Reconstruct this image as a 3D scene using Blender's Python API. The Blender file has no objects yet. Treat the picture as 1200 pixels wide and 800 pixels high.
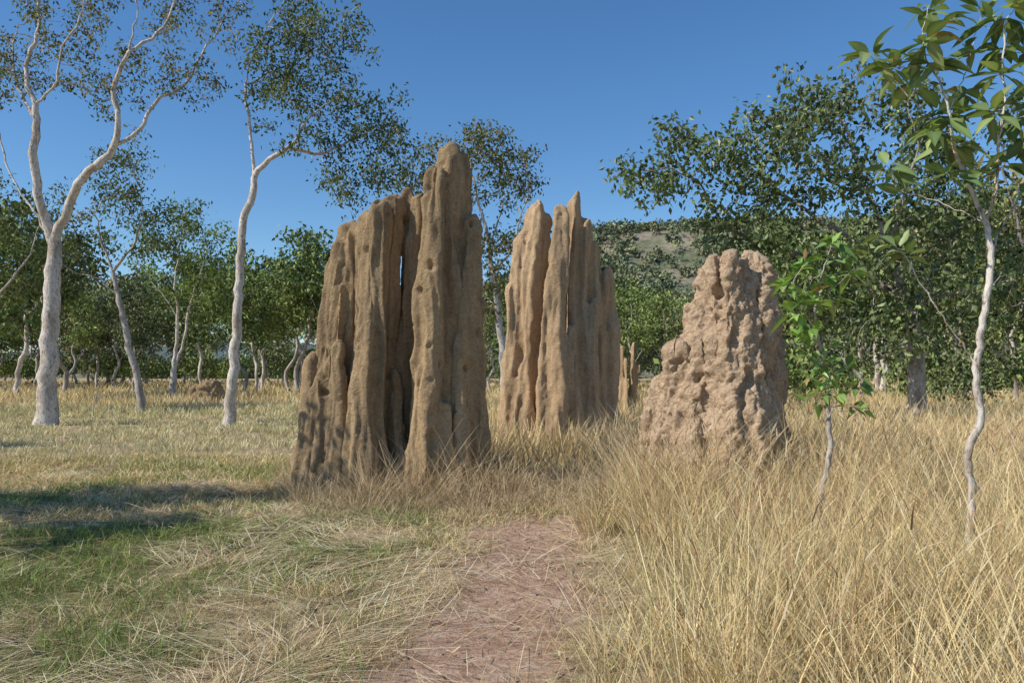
import bpy, math, random
import numpy as np
from mathutils import noise as mn, Vector

rng = np.random.default_rng(7)
random.seed(7)
F = 933.0; HZ = 437.0; CH = 1.6

def W(u, v, d):
    return np.array([(u-600)/F*d, d, CH-(v-HZ)/F*d])

# ------------------------------------------------------------ noise helpers
_lat = rng.random((256, 256))
def vn(x, y, s=1.0, o=0):
    x = np.asarray(x, float)*s+o*17.3+1000; y = np.asarray(y, float)*s+o*9.1+1000
    xi = np.floor(x).astype(int); yi = np.floor(y).astype(int)
    fx = x-xi; fy = y-yi
    fx = fx*fx*(3-2*fx); fy = fy*fy*(3-2*fy)
    a = _lat[xi % 256, yi % 256]; b = _lat[(xi+1) % 256, yi % 256]
    c = _lat[xi % 256, (yi+1) % 256]; e = _lat[(xi+1) % 256, (yi+1) % 256]
    return (a*(1-fx)+b*fx)*(1-fy)+(c*(1-fx)+e*fx)*fy
def fbm(x, y, s, o=0):
    return (vn(x, y, s, o)+.5*vn(x, y, s*2.1, o+1)+.25*vn(x, y, s*4.3, o+2))/1.75
def sstep(a, b, x):
    t = np.clip((x-a)/(b-a), 0, 1); return t*t*(3-2*t)
def gz(x, y):
    return 0.10*(fbm(x, y, .35, 5)-.5)+.04*(vn(x, y, 1.7, 8)-.5)

# ------------------------------------------------------------ mesh helpers
def make_mesh(name, V, faces, col=None, smooth=False):
    me = bpy.data.meshes.new(name)
    V = np.asarray(V, np.float32)
    faces = [np.asarray(f, np.int32) for f in faces if len(f)]
    nl = sum(f.size for f in faces); npoly = sum(len(f) for f in faces)
    me.vertices.add(len(V)); me.vertices.foreach_set("co", V.ravel())
    me.loops.add(nl); me.loops.foreach_set("vertex_index", np.concatenate([f.ravel() for f in faces]))
    tot = np.concatenate([np.full(len(f), f.shape[1], np.int32) for f in faces])
    st = np.concatenate([[0], np.cumsum(tot)[:-1]]).astype(np.int32)
    me.polygons.add(npoly); me.polygons.foreach_set("loop_start", st)
    try: me.polygons.foreach_set("loop_total", tot)
    except Exception: pass
    me.update(calc_edges=True)
    me.polygons.foreach_set("use_smooth", np.full(npoly, smooth))
    if col is not None:
        a = me.color_attributes.new("Col", 'FLOAT_COLOR', 'POINT')
        c = np.ones((len(V), 4), np.float32); c[:, :3] = col
        a.data.foreach_set("color", c.ravel())
    me.validate()
    return me

def add_obj(name, me, mat=None, parent=None, loc=(0, 0, 0)):
    ob = bpy.data.objects.new(name, me)
    bpy.context.scene.collection.objects.link(ob)
    if mat is not None and me is not None and len(me.materials) == 0: me.materials.append(mat)
    ob.location = loc
    if parent: ob.parent = parent
    return ob
def empty(name, loc=(0, 0, 0)):
    ob = bpy.data.objects.new(name, None); ob.empty_display_size = .3
    bpy.context.scene.collection.objects.link(ob); ob.location = loc
    return ob

# ------------------------------------------------------------ materials
def newmat(name):
    m = bpy.data.materials.new(name); m.use_nodes = True
    nt = m.node_tree; nt.nodes.clear()
    out = nt.nodes.new("ShaderNodeOutputMaterial")
    return m, nt, out
def N(nt, t, **kw):
    n = nt.nodes.new(t)
    for k, v in kw.items(): setattr(n, k, v)
    return n
def noise_node(nt, scale, detail=6, rough=.6, vec=None, dist=0):
    n = N(nt, "ShaderNodeTexNoise"); n.inputs["Scale"].default_value = scale
    n.inputs["Detail"].default_value = detail; n.inputs["Roughness"].default_value = rough
    n.inputs["Distortion"].default_value = dist
    if vec is not None: nt.links.new(vec, n.inputs["Vector"])
    return n
def ramp(nt, fac, stops):
    r = N(nt, "ShaderNodeValToRGB"); e = r.color_ramp.elements
    while len(e) < len(stops): e.new(.5)
    for i, (p, c) in enumerate(stops):
        e[i].position = p; e[i].color = (*c, 1)
    nt.links.new(fac, r.inputs[0]); return r
def mixc(nt, fac, a, b, mode='MIX'):
    m = N(nt, "ShaderNodeMix", data_type='RGBA', blend_type=mode)
    for s, v in ((0, fac), (6, a), (7, b)):
        if isinstance(v, bpy.types.NodeSocket): nt.links.new(v, m.inputs[s])
        elif s == 0: m.inputs[0].default_value = v
        else: m.inputs[s].default_value = (*v, 1)
    return m.outputs[2]
def scaled_obj(nt, s):
    tc = N(nt, "ShaderNodeTexCoord"); mp = N(nt, "ShaderNodeMapping")
    mp.inputs["Scale"].default_value = s; nt.links.new(tc.outputs["Object"], mp.inputs[0]); return mp.outputs[0]

def foliage_mat(name, trans=.35, gloss=0.0, tint=(1.15, 1.2, .6)):
    m, nt, out = newmat(name)
    a = N(nt, "ShaderNodeAttribute", attribute_name="Col")
    if gloss > 0:
        p = N(nt, "ShaderNodeBsdfPrincipled"); p.inputs["Roughness"].default_value = .42
        p.inputs["Specular IOR Level"].default_value = gloss
    else: p = N(nt, "ShaderNodeBsdfDiffuse")
    nt.links.new(a.outputs["Color"], p.inputs[0])
    if trans <= 0:
        nt.links.new(p.outputs[0], out.inputs[0]); return m
    t = N(nt, "ShaderNodeBsdfTranslucent"); mx = N(nt, "ShaderNodeMixShader"); mx.inputs[0].default_value = trans
    tc = mixc(nt, 1.0, a.outputs["Color"], tint, 'MULTIPLY')
    nt.links.new(tc, t.inputs[0])
    nt.links.new(p.outputs[0], mx.inputs[1]); nt.links.new(t.outputs[0], mx.inputs[2])
    nt.links.new(mx.outputs[0], out.inputs[0]); return m
MAT_LEAF = foliage_mat("leaf", .33)
MAT_FARLEAF = foliage_mat("distant_leaf", 0)
MAT_GLOSSLEAF = foliage_mat("glossy_leaf", .3, .5)
MAT_BIGLEAF = foliage_mat("sapling_leaf", .3, .5)
MAT_GRASS = foliage_mat("grass_blade", .22, 0, (1.1, 1.05, .8))

def bark_mat(name, pale, mid, dark, sc=3.0):
    m, nt, out = newmat(name)
    v = scaled_obj(nt, (1, 1, .45))
    n1 = noise_node(nt, sc, 6, .65, v); n2 = noise_node(nt, sc*7, 5, .7, v, .5)
    c1 = ramp(nt, n1.outputs[0], [(.38, mid), (.54, pale), (1, pale)])
    c2 = ramp(nt, n2.outputs[0], [(.34, (0, 0, 0)), (.49, (1, 1, 1)), (1, (1, 1, 1))])
    c = mixc(nt, c2.outputs[0], dark, c1.outputs[0])
    p = N(nt, "ShaderNodeBsdfDiffuse")
    nt.links.new(c, p.inputs[0])
    b = N(nt, "ShaderNodeBump"); b.inputs["Strength"].default_value = .7; b.inputs["Distance"].default_value = .035
    nt.links.new(n2.outputs[0], b.inputs["Height"]); nt.links.new(b.outputs[0], p.inputs["Normal"])
    nt.links.new(p.outputs[0], out.inputs[0]); return m
MAT_BARK = bark_mat("white_bark", (.68, .62, .55), (.42, .35, .28), (.18, .14, .11))
MAT_BARKG = bark_mat("grey_bark", (.32, .29, .26), (.20, .17, .14), (.07, .06, .05))
MAT_BARKM = bark_mat("mid_bark", (.50, .45, .40), (.30, .25, .21), (.12, .10, .08))

def mound_mat(name, a, b, c, grain=30, bstr=.8, stain=.55, bd=.03):
    m, nt, out = newmat(name)
    tc = N(nt, "ShaderNodeTexCoord").outputs["Object"]
    vs = scaled_obj(nt, (1, 1, .22))
    n1 = noise_node(nt, 1.5, 6, .65, vs); n2 = noise_node(nt, 7, 6, .7, tc); n3 = noise_node(nt, grain, 5, .75, tc)
    c1 = ramp(nt, n1.outputs[0], [(.33, c), (stain, a), (.72, b)])
    c2 = mixc(nt, .35, c1.outputs[0], ramp(nt, n2.outputs[0], [(.3, c), (.5, a), (.7, b)]).outputs[0])
    c3 = mixc(nt, .65, c2, ramp(nt, n3.outputs[0], [(.3, (.38, .36, .33)), (.5, (.95, .95, .95)), (.75, (1.3, 1.27, 1.2))]).outputs[0], 'MULTIPLY')
    p = N(nt, "ShaderNodeBsdfDiffuse"); p.inputs["Roughness"].default_value = .6
    nt.links.new(c3, p.inputs[0])
    vo = N(nt, "ShaderNodeTexVoronoi"); vo.inputs["Scale"].default_value = grain*1.2; nt.links.new(tc, vo.inputs["Vector"])
    ad = N(nt, "ShaderNodeMath", operation='ADD'); ad2 = N(nt, "ShaderNodeMath", operation='ADD')
    ml = N(nt, "ShaderNodeMath", operation='MULTIPLY'); ml.inputs[1].default_value = .3
    nt.links.new(vo.outputs["Distance"], ml.inputs[0])
    nt.links.new(n2.outputs[0], ad.inputs[0]); nt.links.new(n3.outputs[0], ad.inputs[1])
    nt.links.new(ad.outputs[0], ad2.inputs[0]); nt.links.new(ml.outputs[0], ad2.inputs[1])
    bp = N(nt, "ShaderNodeBump"); bp.inputs["Strength"].default_value = bstr; bp.inputs["Distance"].default_value = bd
    nt.links.new(ad2.outputs[0], bp.inputs["Height"]); nt.links.new(bp.outputs[0], p.inputs["Normal"])
    nt.links.new(p.outputs[0], out.inputs[0]); return m
MAT_M1 = mound_mat("termite_earth_weathered", (.46, .325, .185), (.62, .455, .275), (.20, .150, .10), bd=.03)
MAT_M2 = mound_mat("termite_earth_tan", (.56, .395, .235), (.68, .505, .32), (.30, .215, .135), stain=.48, bd=.035)
MAT_M3 = mound_mat("termite_earth_pink", (.62, .45, .30), (.74, .565, .39), (.42, .29, .19), 26, 1.0, .42, .05)

# ------------------------------------------------------------ mound geometry
def column(xb, yb, xt, yt, zt, rb, rt, dr=1.0, seed=0, lean=1.2, cap=.06):
    n = 44; s = 20
    t = np.linspace(0, 1, n); z = -.25+(zt+.25)*(1-(1-t)**1.35)
    t = (z+.25)/(zt+.25)
    r = rb+(rt-rb)*t**1.12+.26*rb*np.exp(-t*7)
    capf = np.sqrt(np.clip(1-np.clip((t-(1-cap))/cap, 0, 1)**2, 0.001, 1))
    r = r*capf*(1+.20*(vn(z, seed*3.7, 1.0, seed)-.5)+.14*(vn(z, seed, 2.4, seed)-.5))
    cx = xb+(xt-xb)*t**lean+.12*(vn(z, seed*2.1, .9, seed)-.5); cy = yb+(yt-yb)*t+.12*(vn(z, seed*5.1, .9, seed+3)-.5)
    a = np.linspace(0, 2*np.pi, s, endpoint=False)
    V = []
    for i in range(n):
        rr = r[i]*(1+.14*np.sin(3*a+seed)+.09*np.sin(5*a+seed*2+z[i]*.5))
        V.append(np.stack([cx[i]+rr*np.cos(a), cy[i]+rr*dr*np.sin(a), np.full(s, z[i])], 1))
    V = np.concatenate(V)
    Q = []
    for i in range(n-1):
        j = np.arange(s); k = (j+1) % s
        Q.append(np.stack([i*s+j, i*s+k, (i+1)*s+k, (i+1)*s+j], 1))
    Q = np.concatenate(Q)
    return V, Q, np.arange(s)[::-1][None, :], ((n-1)*s+np.arange(s))[None, :]

def build_mound(name, origin, cols, vox, mat, disp, smi=2):
    Vs, Qs, Cs = [], [], []; off = 0
    for c in cols:
        V, Q, c0, c1 = column(**c)
        Vs.append(V); Qs.append(Q+off); Cs += [c0+off, c1+off]; off += len(V)
    me = make_mesh(name+"_tmp", np.concatenate(Vs), [np.concatenate(Qs), np.concatenate(Cs)])
    ob = bpy.data.objects.new("tmp", me); bpy.context.scene.collection.objects.link(ob)
    md = ob.modifiers.new("r", 'REMESH'); md.mode = 'VOXEL'; md.voxel_size = vox
    sm = ob.modifiers.new("s", 'SMOOTH'); sm.iterations = smi; sm.factor = .5
    dg = bpy.context.evaluated_depsgraph_get(); dg.update()
    m2 = bpy.data.meshes.new_from_object(ob.evaluated_get(dg), depsgraph=dg)
    bpy.data.objects.remove(ob)
    nv = len(m2.vertices)
    co = np.zeros(nv*3, np.float32); m2.vertices.foreach_get("co", co); co = co.reshape(-1, 3)
    no = np.zeros(nv*3, np.float32); m2.vertices.foreach_get("normal", no); no = no.reshape(-1, 3)
    d = np.array([disp(Vector(map(float, p))) for p in co])
    co = co+no*d[:, None]
    m2.vertices.foreach_set("co", co.astype(np.float32).ravel())
    m2.polygons.foreach_set("use_smooth", np.ones(len(m2.polygons), bool))
    m2.update(); m2.name = name
    m2.materials.clear()
    return add_obj(name, m2, mat, loc=origin)

def pxcols(D, uc, lst, dy0=0):
    out = []; s = D/F
    for i, (ub, ut, vt, rb, rt, yb, yt, dr) in enumerate(lst):
        out.append(dict(xb=(ub-uc)*s, yb=yb, xt=(ut-uc)*s, yt=yt, zt=CH-(vt-HZ)*s, rb=rb*s, rt=rt*s, dr=dr, seed=i+1+dy0))
    return out

def disp1(p):
    wx = p.x+.06*mn.noise(p*1.5); wy = p.y+.06*mn.noise(p*1.5+Vector((9, 2, 4)))
    a = mn.fractal(Vector((wx*2.4, wy*2.4, p.z*.5)), .9, 2.1, 3)*.045
    b = mn.fractal(Vector((p.x*9, p.y*9, p.z*3.2)), .7, 2.1, 4)*.014
    rib = abs(mn.noise(Vector((wx*4.2, wy*4.2, p.z*.22))))*-.17+.045
    rib2 = abs(mn.noise(Vector((wx*10, wy*10, p.z*.5+5))))*-.07+.02
    pit = max(0., mn.noise(p*6)-.46)*-.3
    return a+b+rib+rib2+pit
def disp2(p):
    q = Vector((p.x*2.6, p.y*2.6, p.z*.6))
    return mn.fractal(q, .9, 2.1, 3)*.05+mn.fractal(Vector((p.x*6, p.y*6, p.z*3)), .7, 2.1, 4)*.026-abs(mn.noise(Vector((p.x*4.0, p.y*4.0, p.z*.3))))*.17+.045-abs(mn.noise(Vector((p.x*9, p.y*9, p.z*.6))))*.07
def disp3(p):
    wx = p.x+.12*mn.noise(p*1.7); wy = p.y+.12*mn.noise(p*1.7+Vector((9, 2, 4)))
    a = mn.fractal(Vector((wx*2.0, wy*2.0, p.z*1.3)), .8, 2.1, 4)*.11
    b = mn.fractal(p*9.0, .5, 2.1, 5)*.034
    c = -abs(mn.noise(Vector((wx*3.6, wy*3.6, p.z*1.1))))*.13+.04
    e = -abs(mn.noise(Vector((wx*8, wy*8, p.z*3.5))))*.06+.015
    pit = max(0., mn.noise(Vector((p.x*4, p.y*4, p.z*2.2))+Vector((3, 1, 7)))-.40)*-.55
    pit2 = max(0., mn.noise(p*13)-.36)*-.15
    return a+b+c+e+pit+pit2

D1, D2, D3 = 11.0, 16.5, 9.6
m1 = pxcols(D1, 460, [
 (362, 366, 412, 15, 8, -.05, .1, 1.3),
 (376, 383, 298, 20, 10, .10, .25, 1.6),
 (388, 396, 276, 16, 9, .0, .15, 1.4),
 (400, 408, 256, 17, 10, .1, .25, 1.7),
 (394, 398, 330, 12, 6, -.26, -.08, 1.0),
 (416, 425, 246, 18, 11, .1, .2, 1.6),
 (431, 444, 236, 23, 12, -.38, -.12, 1.0),
 (442, 455, 223, 16, 11, .05, .2, 1.3),
 (470, 476, 212, 17, 8, .35, .35, 1.3),
 (476, 487, 220, 14, 8, .2, .3, 1.3),
 (498, 511, 194, 22, 10, -.44, -.20, 1.0),
 (520, 526, 168, 21, 15, .05, .10, 1.3),
 (534, 541, 186, 17, 10, .0, .08, 1.2),
 (547, 550, 250, 15, 9, .0, .08, 1.3),
 (556, 559, 300, 14, 9, .10, .12, 1.6),
 (563, 565, 345, 10, 7, -.05, .05, 1.0),
 (404, 408, 400, 13, 6, -.46, -.28, .9),
 (378, 380, 440, 13, 6, -.28, -.18, .9),
 (468, 466, 430, 11, 5, -.10, -.06, .9),
 (540, 537, 390, 12, 6, -.38, -.24, .9),
 (525, 522, 470, 10, 5, -.5, -.42, .9),
 (362, 365, 480, 14, 7, -.28, -.15, .9),
 (490, 500, 225, 38, 22, .70, .6, .9),
 (420, 430, 265, 42, 25, .65, .6, .9),
])
build_mound("termite_mound", (*W(460, HZ, D1)[:2], 0), m1, .024, MAT_M1, disp1)
m2 = pxcols(D2, 655, [
 (608, 630, 234, 18, 10, -.05, .1, 1.5),
 (598, 611, 270, 14, 8, -.1, .1, 1.2),
 (616, 641, 246, 14, 8, -.2, .05, 1.2),
 (594, 600, 330, 11, 6, -.15, -.05, 1.2),
 (642, 655, 243, 19, 7, -.75, -.30, 1.0),
 (664, 675, 223, 18, 8, .1, .1, 1.4),
 (672, 685, 252, 14, 8, -.2, .0, 1.0),
 (692, 698, 282, 16, 9, .2, .3, 1.5),
 (704, 711, 312, 14, 9, .35, .4, 1.5),
 (715, 719, 345, 11, 6, .3, .4, 1.5),
 (690, 693, 350, 10, 6, -.35, -.2, 1.0),
 (672, 668, 380, 10, 5, -.6, -.45, 1.0),
 (655, 655, 285, 36, 20, .6, .6, 1.0),
], 30)
build_mound("termite_mound", (*W(655, HZ, D2)[:2], 0), m2, .034, MAT_M2, disp2)
m3 = pxcols(D3, 855, [
 (786, 800, 402, 24, 15, .05, .1, 1.4),
 (774, 780, 438, 15, 9, .2, .2, 1.3),
 (806, 824, 345, 26, 12, -.12, .05, 1.2),
 (826, 838, 302, 28, 13, -.15, .05, 1.5),
 (846, 854, 298, 30, 15, -.36, -.05, 1.3),
 (866, 870, 312, 28, 14, -.42, -.02, 1.3),
 (884, 889, 294, 26, 14, -.1, .15, 1.6),
 (900, 904, 310, 24, 11, .25, .35, 1.6),
 (840, 842, 420, 24, 12, -.64, -.42, 1.0),
 (872, 866, 450, 22, 12, -.74, -.5, 1.0),
 (808, 812, 450, 20, 10, -.42, -.25, 1.0),
 (918, 914, 350, 20, 11, .5, .5, 1.4),
 (932, 928, 408, 16, 10, .7, .65, 1.4),
 (904, 898, 440, 20, 12, -.15, -.0, 1.0),
 (860, 862, 325, 48, 26, .5, .4, 1.0),
], 60)
build_mound("termite_mound", (*W(855, HZ, D3)[:2], 0), m3, .020, MAT_M3, disp3)
m4 = pxcols(24, 737, [(728, 729, 405, 6, 3, 0, 0, 1.2), (733, 733, 420, 6, 3, -.2, -.2, 1), (741, 742, 398, 7, 3, .1, .1, 1.2), (747, 748, 425, 4, 2, 0, 0, 1)], 80)
build_mound("small_termite_mound", (*W(737, HZ, 24)[:2], 0), m4, .04, MAT_M2, disp2, 2)
m5 = pxcols(40, 242, [(232, 235, 452, 15, 9, 0, 0, 1.1), (253, 251, 453, 14, 8, .1, .1, 1.1), (243, 243, 446, 18, 9, .2, .2, 1), (243, 243, 458, 24, 14, -.1, -.1, 1)], 90)
build_mound("small_termite_mound", (*W(242, HZ, 40)[:2], 0), m5, .05, MAT_M1, disp3, 2)

# ------------------------------------------------------------ trees
def resample(P, step, jit, r):
    P = np.asarray(P, float)
    Q = np.vstack([2*P[0]-P[1], P, 2*P[-1]-P[-2]]); out = []
    for i in range(1, len(Q)-2):
        L = np.linalg.norm(Q[i+1]-Q[i]); n = max(1, int(round(L/step)))
        for k in range(n):
            t = k/n
            out.append(.5*((2*Q[i])+(-Q[i-1]+Q[i+1])*t+(2*Q[i-1]-5*Q[i]+4*Q[i+1]-Q[i+2])*t*t+(-Q[i-1]+3*Q[i]-3*Q[i+1]+Q[i+2])*t**3))
    out.append(P[-1]); out = np.array(out)
    out[1:] += r.normal(0, jit, out[1:].shape)
    return out

def grow(polys, A, step, kill, maxit, r, jit=.35, trop=.1):
    pos = []; par = []
    for k, P in enumerate(polys):
        pts = resample(P, step, step*.09, r)
        if k == 0: last = -1
        else:
            last = int(np.argmin(np.linalg.norm(np.array(pos)-pts[0], axis=1))); pts = pts[1:]
        for p in pts:
            pos.append(p); par.append(last); last = len(pos)-1
    nch = [0]*len(pos)
    for i, p in enumerate(par):
        if p >= 0: nch[p] += 1
    if A is not None and len(A):
        trunk_lo = polys[0][0][2]+.45*(polys[0][-1][2]-polys[0][0][2])
        pa = np.array(pos)
        d = np.linalg.norm(A[:, None]-pa[None], axis=2)
        d[:, pa[:, 2] < trunk_lo] += 100
        near = d.argmin(1); dist = d.min(1); alive = dist > kill
        for it in range(maxit):
            if not alive.any(): break
            ids = np.where(alive)[0]; newp = []; newpar = []
            order = ids[np.argsort(near[ids], kind='stable')]
            un, stt = np.unique(near[order], return_index=True)
            for g, idx in zip(un, np.split(order, stt[1:])):
                if nch[g] >= 3:
                    if r.random() < .7: alive[idx[r.integers(len(idx))]] = False
                    continue
                v = A[idx]-pos[g]; v /= np.linalg.norm(v, axis=1)[:, None]+1e-6
                dd = v.sum(0)/len(idx)+r.normal(0, jit, 3)*.6; dd[2] += trop
                n = np.linalg.norm(dd)
                if n < 1e-3: continue
                newp.append(pos[g]+dd/n*step); newpar.append(g)
            if not newp: break
            b = len(pos)
            for p, g in zip(newp, newpar):
                pos.append(p); par.append(g); nch.append(0); nch[g] += 1
            npa = np.array(newp)
            ids = np.where(alive)[0]
            if len(ids) == 0: break
            dd = np.linalg.norm(A[ids][:, None]-npa[None], axis=2)
            m = dd.argmin(1); mv = dd.min(1)
            up = mv < dist[ids]; near[ids[up]] = b+m[up]; dist[ids[up]] = mv[up]
            alive[ids[dist[ids] < kill]] = False
    return np.array(pos), np.array(par)

def tubes(pos, par, Rbase, tip, sidesmax=10, taper=.45):
    n = len(pos); cnt = np.zeros(n); ch = [[] for _ in range(n)]
    for i in range(n-1, -1, -1):
        if not ch[i]: cnt[i] = 1
        if par[i] >= 0: cnt[par[i]] += cnt[i]; ch[par[i]].append(i)
    k = math.log(Rbase/tip)/max(math.log(cnt[0]), .1)
    gd = np.zeros(n)
    for i in range(1, n): gd[i] = gd[par[i]]+np.linalg.norm(pos[i]-pos[par[i]])
    rad = np.maximum(tip*cnt**k*(1-taper*np.clip(gd/gd.max()*1.4, 0, 1)), tip*.8)
    z0 = pos[0][2]
    V = []; Q = []; off = 0
    stack = [(0, -1)]
    while stack:
        s, pfrom = stack.pop()
        path = [s] if pfrom < 0 else [pfrom, s]; c = s
        while ch[c]:
            o = sorted(ch[c], key=lambda q: -cnt[q])
            for q in o[1:]: stack.append((q, c))
            c = o[0]; path.append(c)
        P = pos[path]; R = rad[path].copy()
        if pfrom >= 0: R[0] = R[1]*1.15
        if len(path) > 4:
            R = np.convolve(np.pad(R, 2, mode='edge'), np.ones(5)/5, 'valid')
        R[-1] *= .5
        if pfrom < 0:
            R = R*(1+.4*np.exp(-(P[:, 2]-z0)/(Rbase*1.6)))
        if len(P) < 2: continue
        sd = sidesmax if R[0] > .08 else (6 if R[0] > .025 else 3)
        T = np.gradient(P, axis=0); T /= np.linalg.norm(T, axis=1)[:, None]+1e-9
        u = np.cross(T[0], [.3, 1, .2]); u /= np.linalg.norm(u)
        a = np.linspace(0, 2*np.pi, sd, endpoint=False)
        for i in range(len(P)):
            u = u-T[i]*np.dot(u, T[i]); u /= np.linalg.norm(u)+1e-9; w = np.cross(T[i], u)
            V.append(P[i]+R[i]*(np.cos(a)[:, None]*u+np.sin(a)[:, None]*w))
        j = np.arange(sd); kk = (j+1) % sd
        for i in range(len(P)-1):
            Q.append(np.stack([off+i*sd+j, off+i*sd+kk, off+(i+1)*sd+kk, off+(i+1)*sd+j], 1))
        off += len(P)*sd
    return np.concatenate(V), np.concatenate(Q), cnt

def rand_unit(n, r):
    v = r.normal(size=(n, 3)); return v/np.linalg.norm(v, axis=1)[:, None]

def leaf_quads(P, L, Wd, r, droop=.8):
    n = len(P)
    d = rand_unit(n, r); d[:, 2] -= droop; d /= np.linalg.norm(d, axis=1)[:, None]
    s = np.cross(d, rand_unit(n, r)); s /= np.linalg.norm(s, axis=1)[:, None]+1e-9
    L = L[:, None]; Wd = Wd[:, None]
    nm = np.cross(d, s)*Wd*.35
    V = np.stack([P, P+d*L*.45+s*Wd+nm, P+d*L, P+d*L*.45-s*Wd+nm], 1).reshape(-1, 3)
    return V, np.arange(4*n).reshape(-1, 4)

def palette(n, cols, r, var=.25):
    cols = np.array(cols); c = cols[r.integers(len(cols), size=n)]
    return c*(1+r.normal(0, var, (n, 1))).clip(.4, 1.7)

def ell_attract(ells, dens, r, clump=.45, per=7):
    out = []
    for c, R in ells:
        vol = 4.19*R[0]*R[1]*R[2]
        k = max(5, int(vol*dens/per))
        q = rand_unit(k, r)*(r.random((k, 1))**.45)
        cc = np.array(c)+q*np.array(R)
        out.append((cc[:, None]+r.normal(0, clump, (k, per, 3))).reshape(-1, 3))
    return np.concatenate(out)

GREENS = [(.125, .155, .07), (.10, .135, .055), (.16, .185, .085), (.08, .105, .045), (.19, .20, .11)]
YGREENS = [(.18, .23, .075), (.145, .20, .06), (.23, .26, .10), (.11, .15, .05)]
DRYGREENS = GREENS+[(.28, .22, .11), (.22, .18, .09), (.18, .18, .09)]

def tree(name, polys, ells, Rb, seed, step=.28, kill=.32, dens=1.6, tip=.007, leafn=14, L=.12, Wd=.02, spread=.22,
         cols=GREENS, bark=None, clump=.45, per=7, maxcnt=2, droop=.8, mesh_only=False, jit=.35, maxit=70, origin=None, taper=.5, lmat=None):
    r = np.random.default_rng(seed)
    A = ell_attract(ells, dens, r, clump, per) if ells else None
    if A is not None: A = A[A[:, 2] > 1.2]
    pos, par = grow(polys, A, step, kill, maxit, r, jit)
    o = np.array(polys[0][0], float) if origin is None else np.array(origin, float)
    pos = pos-o
    V, Q, cnt = tubes(pos, par, Rb, tip, taper=taper)
    wood = make_mesh(name+"_wood", V, [Q], smooth=True)
    wood.materials.append(bark or MAT_BARK)
    tips = np.where(cnt <= maxcnt)[0]
    keep = r.random(len(tips)) < .88; tips = tips[keep]
    cl = r.normal(0, .25, len(pos))
    idx = np.repeat(tips, leafn)
    P = pos[idx]+r.normal(0, spread, (len(idx), 3))*np.array([1, 1, .8])
    Lr = L*r.uniform(.6, 1.25, len(idx)); Wr = Wd*r.uniform(.7, 1.2, len(idx))
    LV, LF = leaf_quads(P, Lr, Wr, r, droop)
    c = palette(len(idx), cols, r)*(1+cl[idx][:, None]).clip(.5, 1.6)
    leaves = make_mesh(name+"_foliage", LV, [LF], np.repeat(c, 4, axis=0))
    leaves.materials.append(lmat or MAT_LEAF)
    print(name, "nodes", len(pos), "leaves", len(idx))
    if mesh_only: return wood, leaves
    e = empty(name, tuple(o))
    add_obj("trunk_and_limbs", wood, parent=e); add_obj("leaves", leaves, parent=e)
    return e

def PL(d, pts, dd=None):
    return [W(u, v, d+(dd[i] if dd else 0)) for i, (u, v) in enumerate(pts)]
def EL(d, rows):
    out = []
    for row in rows:
        u, v, ru, rv = row[:4]; off = row[4] if len(row) > 4 else 0; rd = row[5] if len(row) > 5 else None
        s = (d)/F
        out.append((W(u, v, d+off), (ru*s, (rd if rd else ru*s), rv*s)))
    return out
def base(d, u):
    p = W(u, HZ, d); p[2] = -.05; return p

# T1 big pale gum, left
d = 24.0
tree("gum_tree", [
  [base(d, 53)]+PL(d, [(57, 430), (60, 360), (63, 300), (58, 268), (46, 235), (40, 180), (42, 130), (30, 85), (45, 30), (40, -40)], [0, 0, 0, 0, -.2, -.4, -.5, -.4, -.3, 0]),
  PL(d, [(60, 280), (35, 240), (12, 205), (0, 165), (-12, 120), (-5, 60)], [0, .3, .6, .9, 1.2, 1.2]),
  PL(d, [(62, 285), (82, 240), (96, 208), (128, 180), (140, 140), (133, 105), (150, 60), (160, 10), (150, -50)], [0, -.2, -.5, -.6, -.8, -.8, -1, -1, -1]),
  PL(d, [(64, 295), (95, 255), (125, 232), (160, 221), (150, 185), (165, 160)], [0, .5, .8, .9, 1.2, 1.5]),
  PL(d, [(138, 172), (165, 150), (182, 120), (215, 100), (238, 62), (262, 25), (290, -10)], [-.6, -.4, -.2, 0, .2, .3, .5]),
  PL(d, [(42, 125), (65, 95), (72, 55), (95, 20), (100, -40)], [-.5, -.8, -1, -1.2, -1.2]),
  PL(d, [(150, 60), (185, 40), (205, 0), (215, -50)], [-1, -.5, -.5, -.5]),
  PL(d, [(42, 140), (25, 110), (15, 70), (20, 30)], [-.5, 0, .3, .3]),
 ], EL(d, [(20, 25, 50, 50, 0), (85, -10, 60, 60, 0), (160, -20, 60, 60, 0), (225, 20, 50, 45, 0), (280, -15, 40, 35, 0), (105, 55, 45, 35, 1), (190, 75, 40, 30, 0), (-30, 80, 40, 60, 0), (240, 90, 25, 20, 0), (60, 40, 45, 35, 0), (10, 90, 30, 35), (130,-90,120,60,0), (140, 100, 25, 25)]),
 .28, 11, step=.26, kill=.30, dens=3.2, leafn=18, L=.14, Wd=.032, cols=DRYGREENS+[(.30, .22, .10)], spread=.15, tip=.011, maxcnt=1, per=14, clump=.26, taper=.6)

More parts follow.
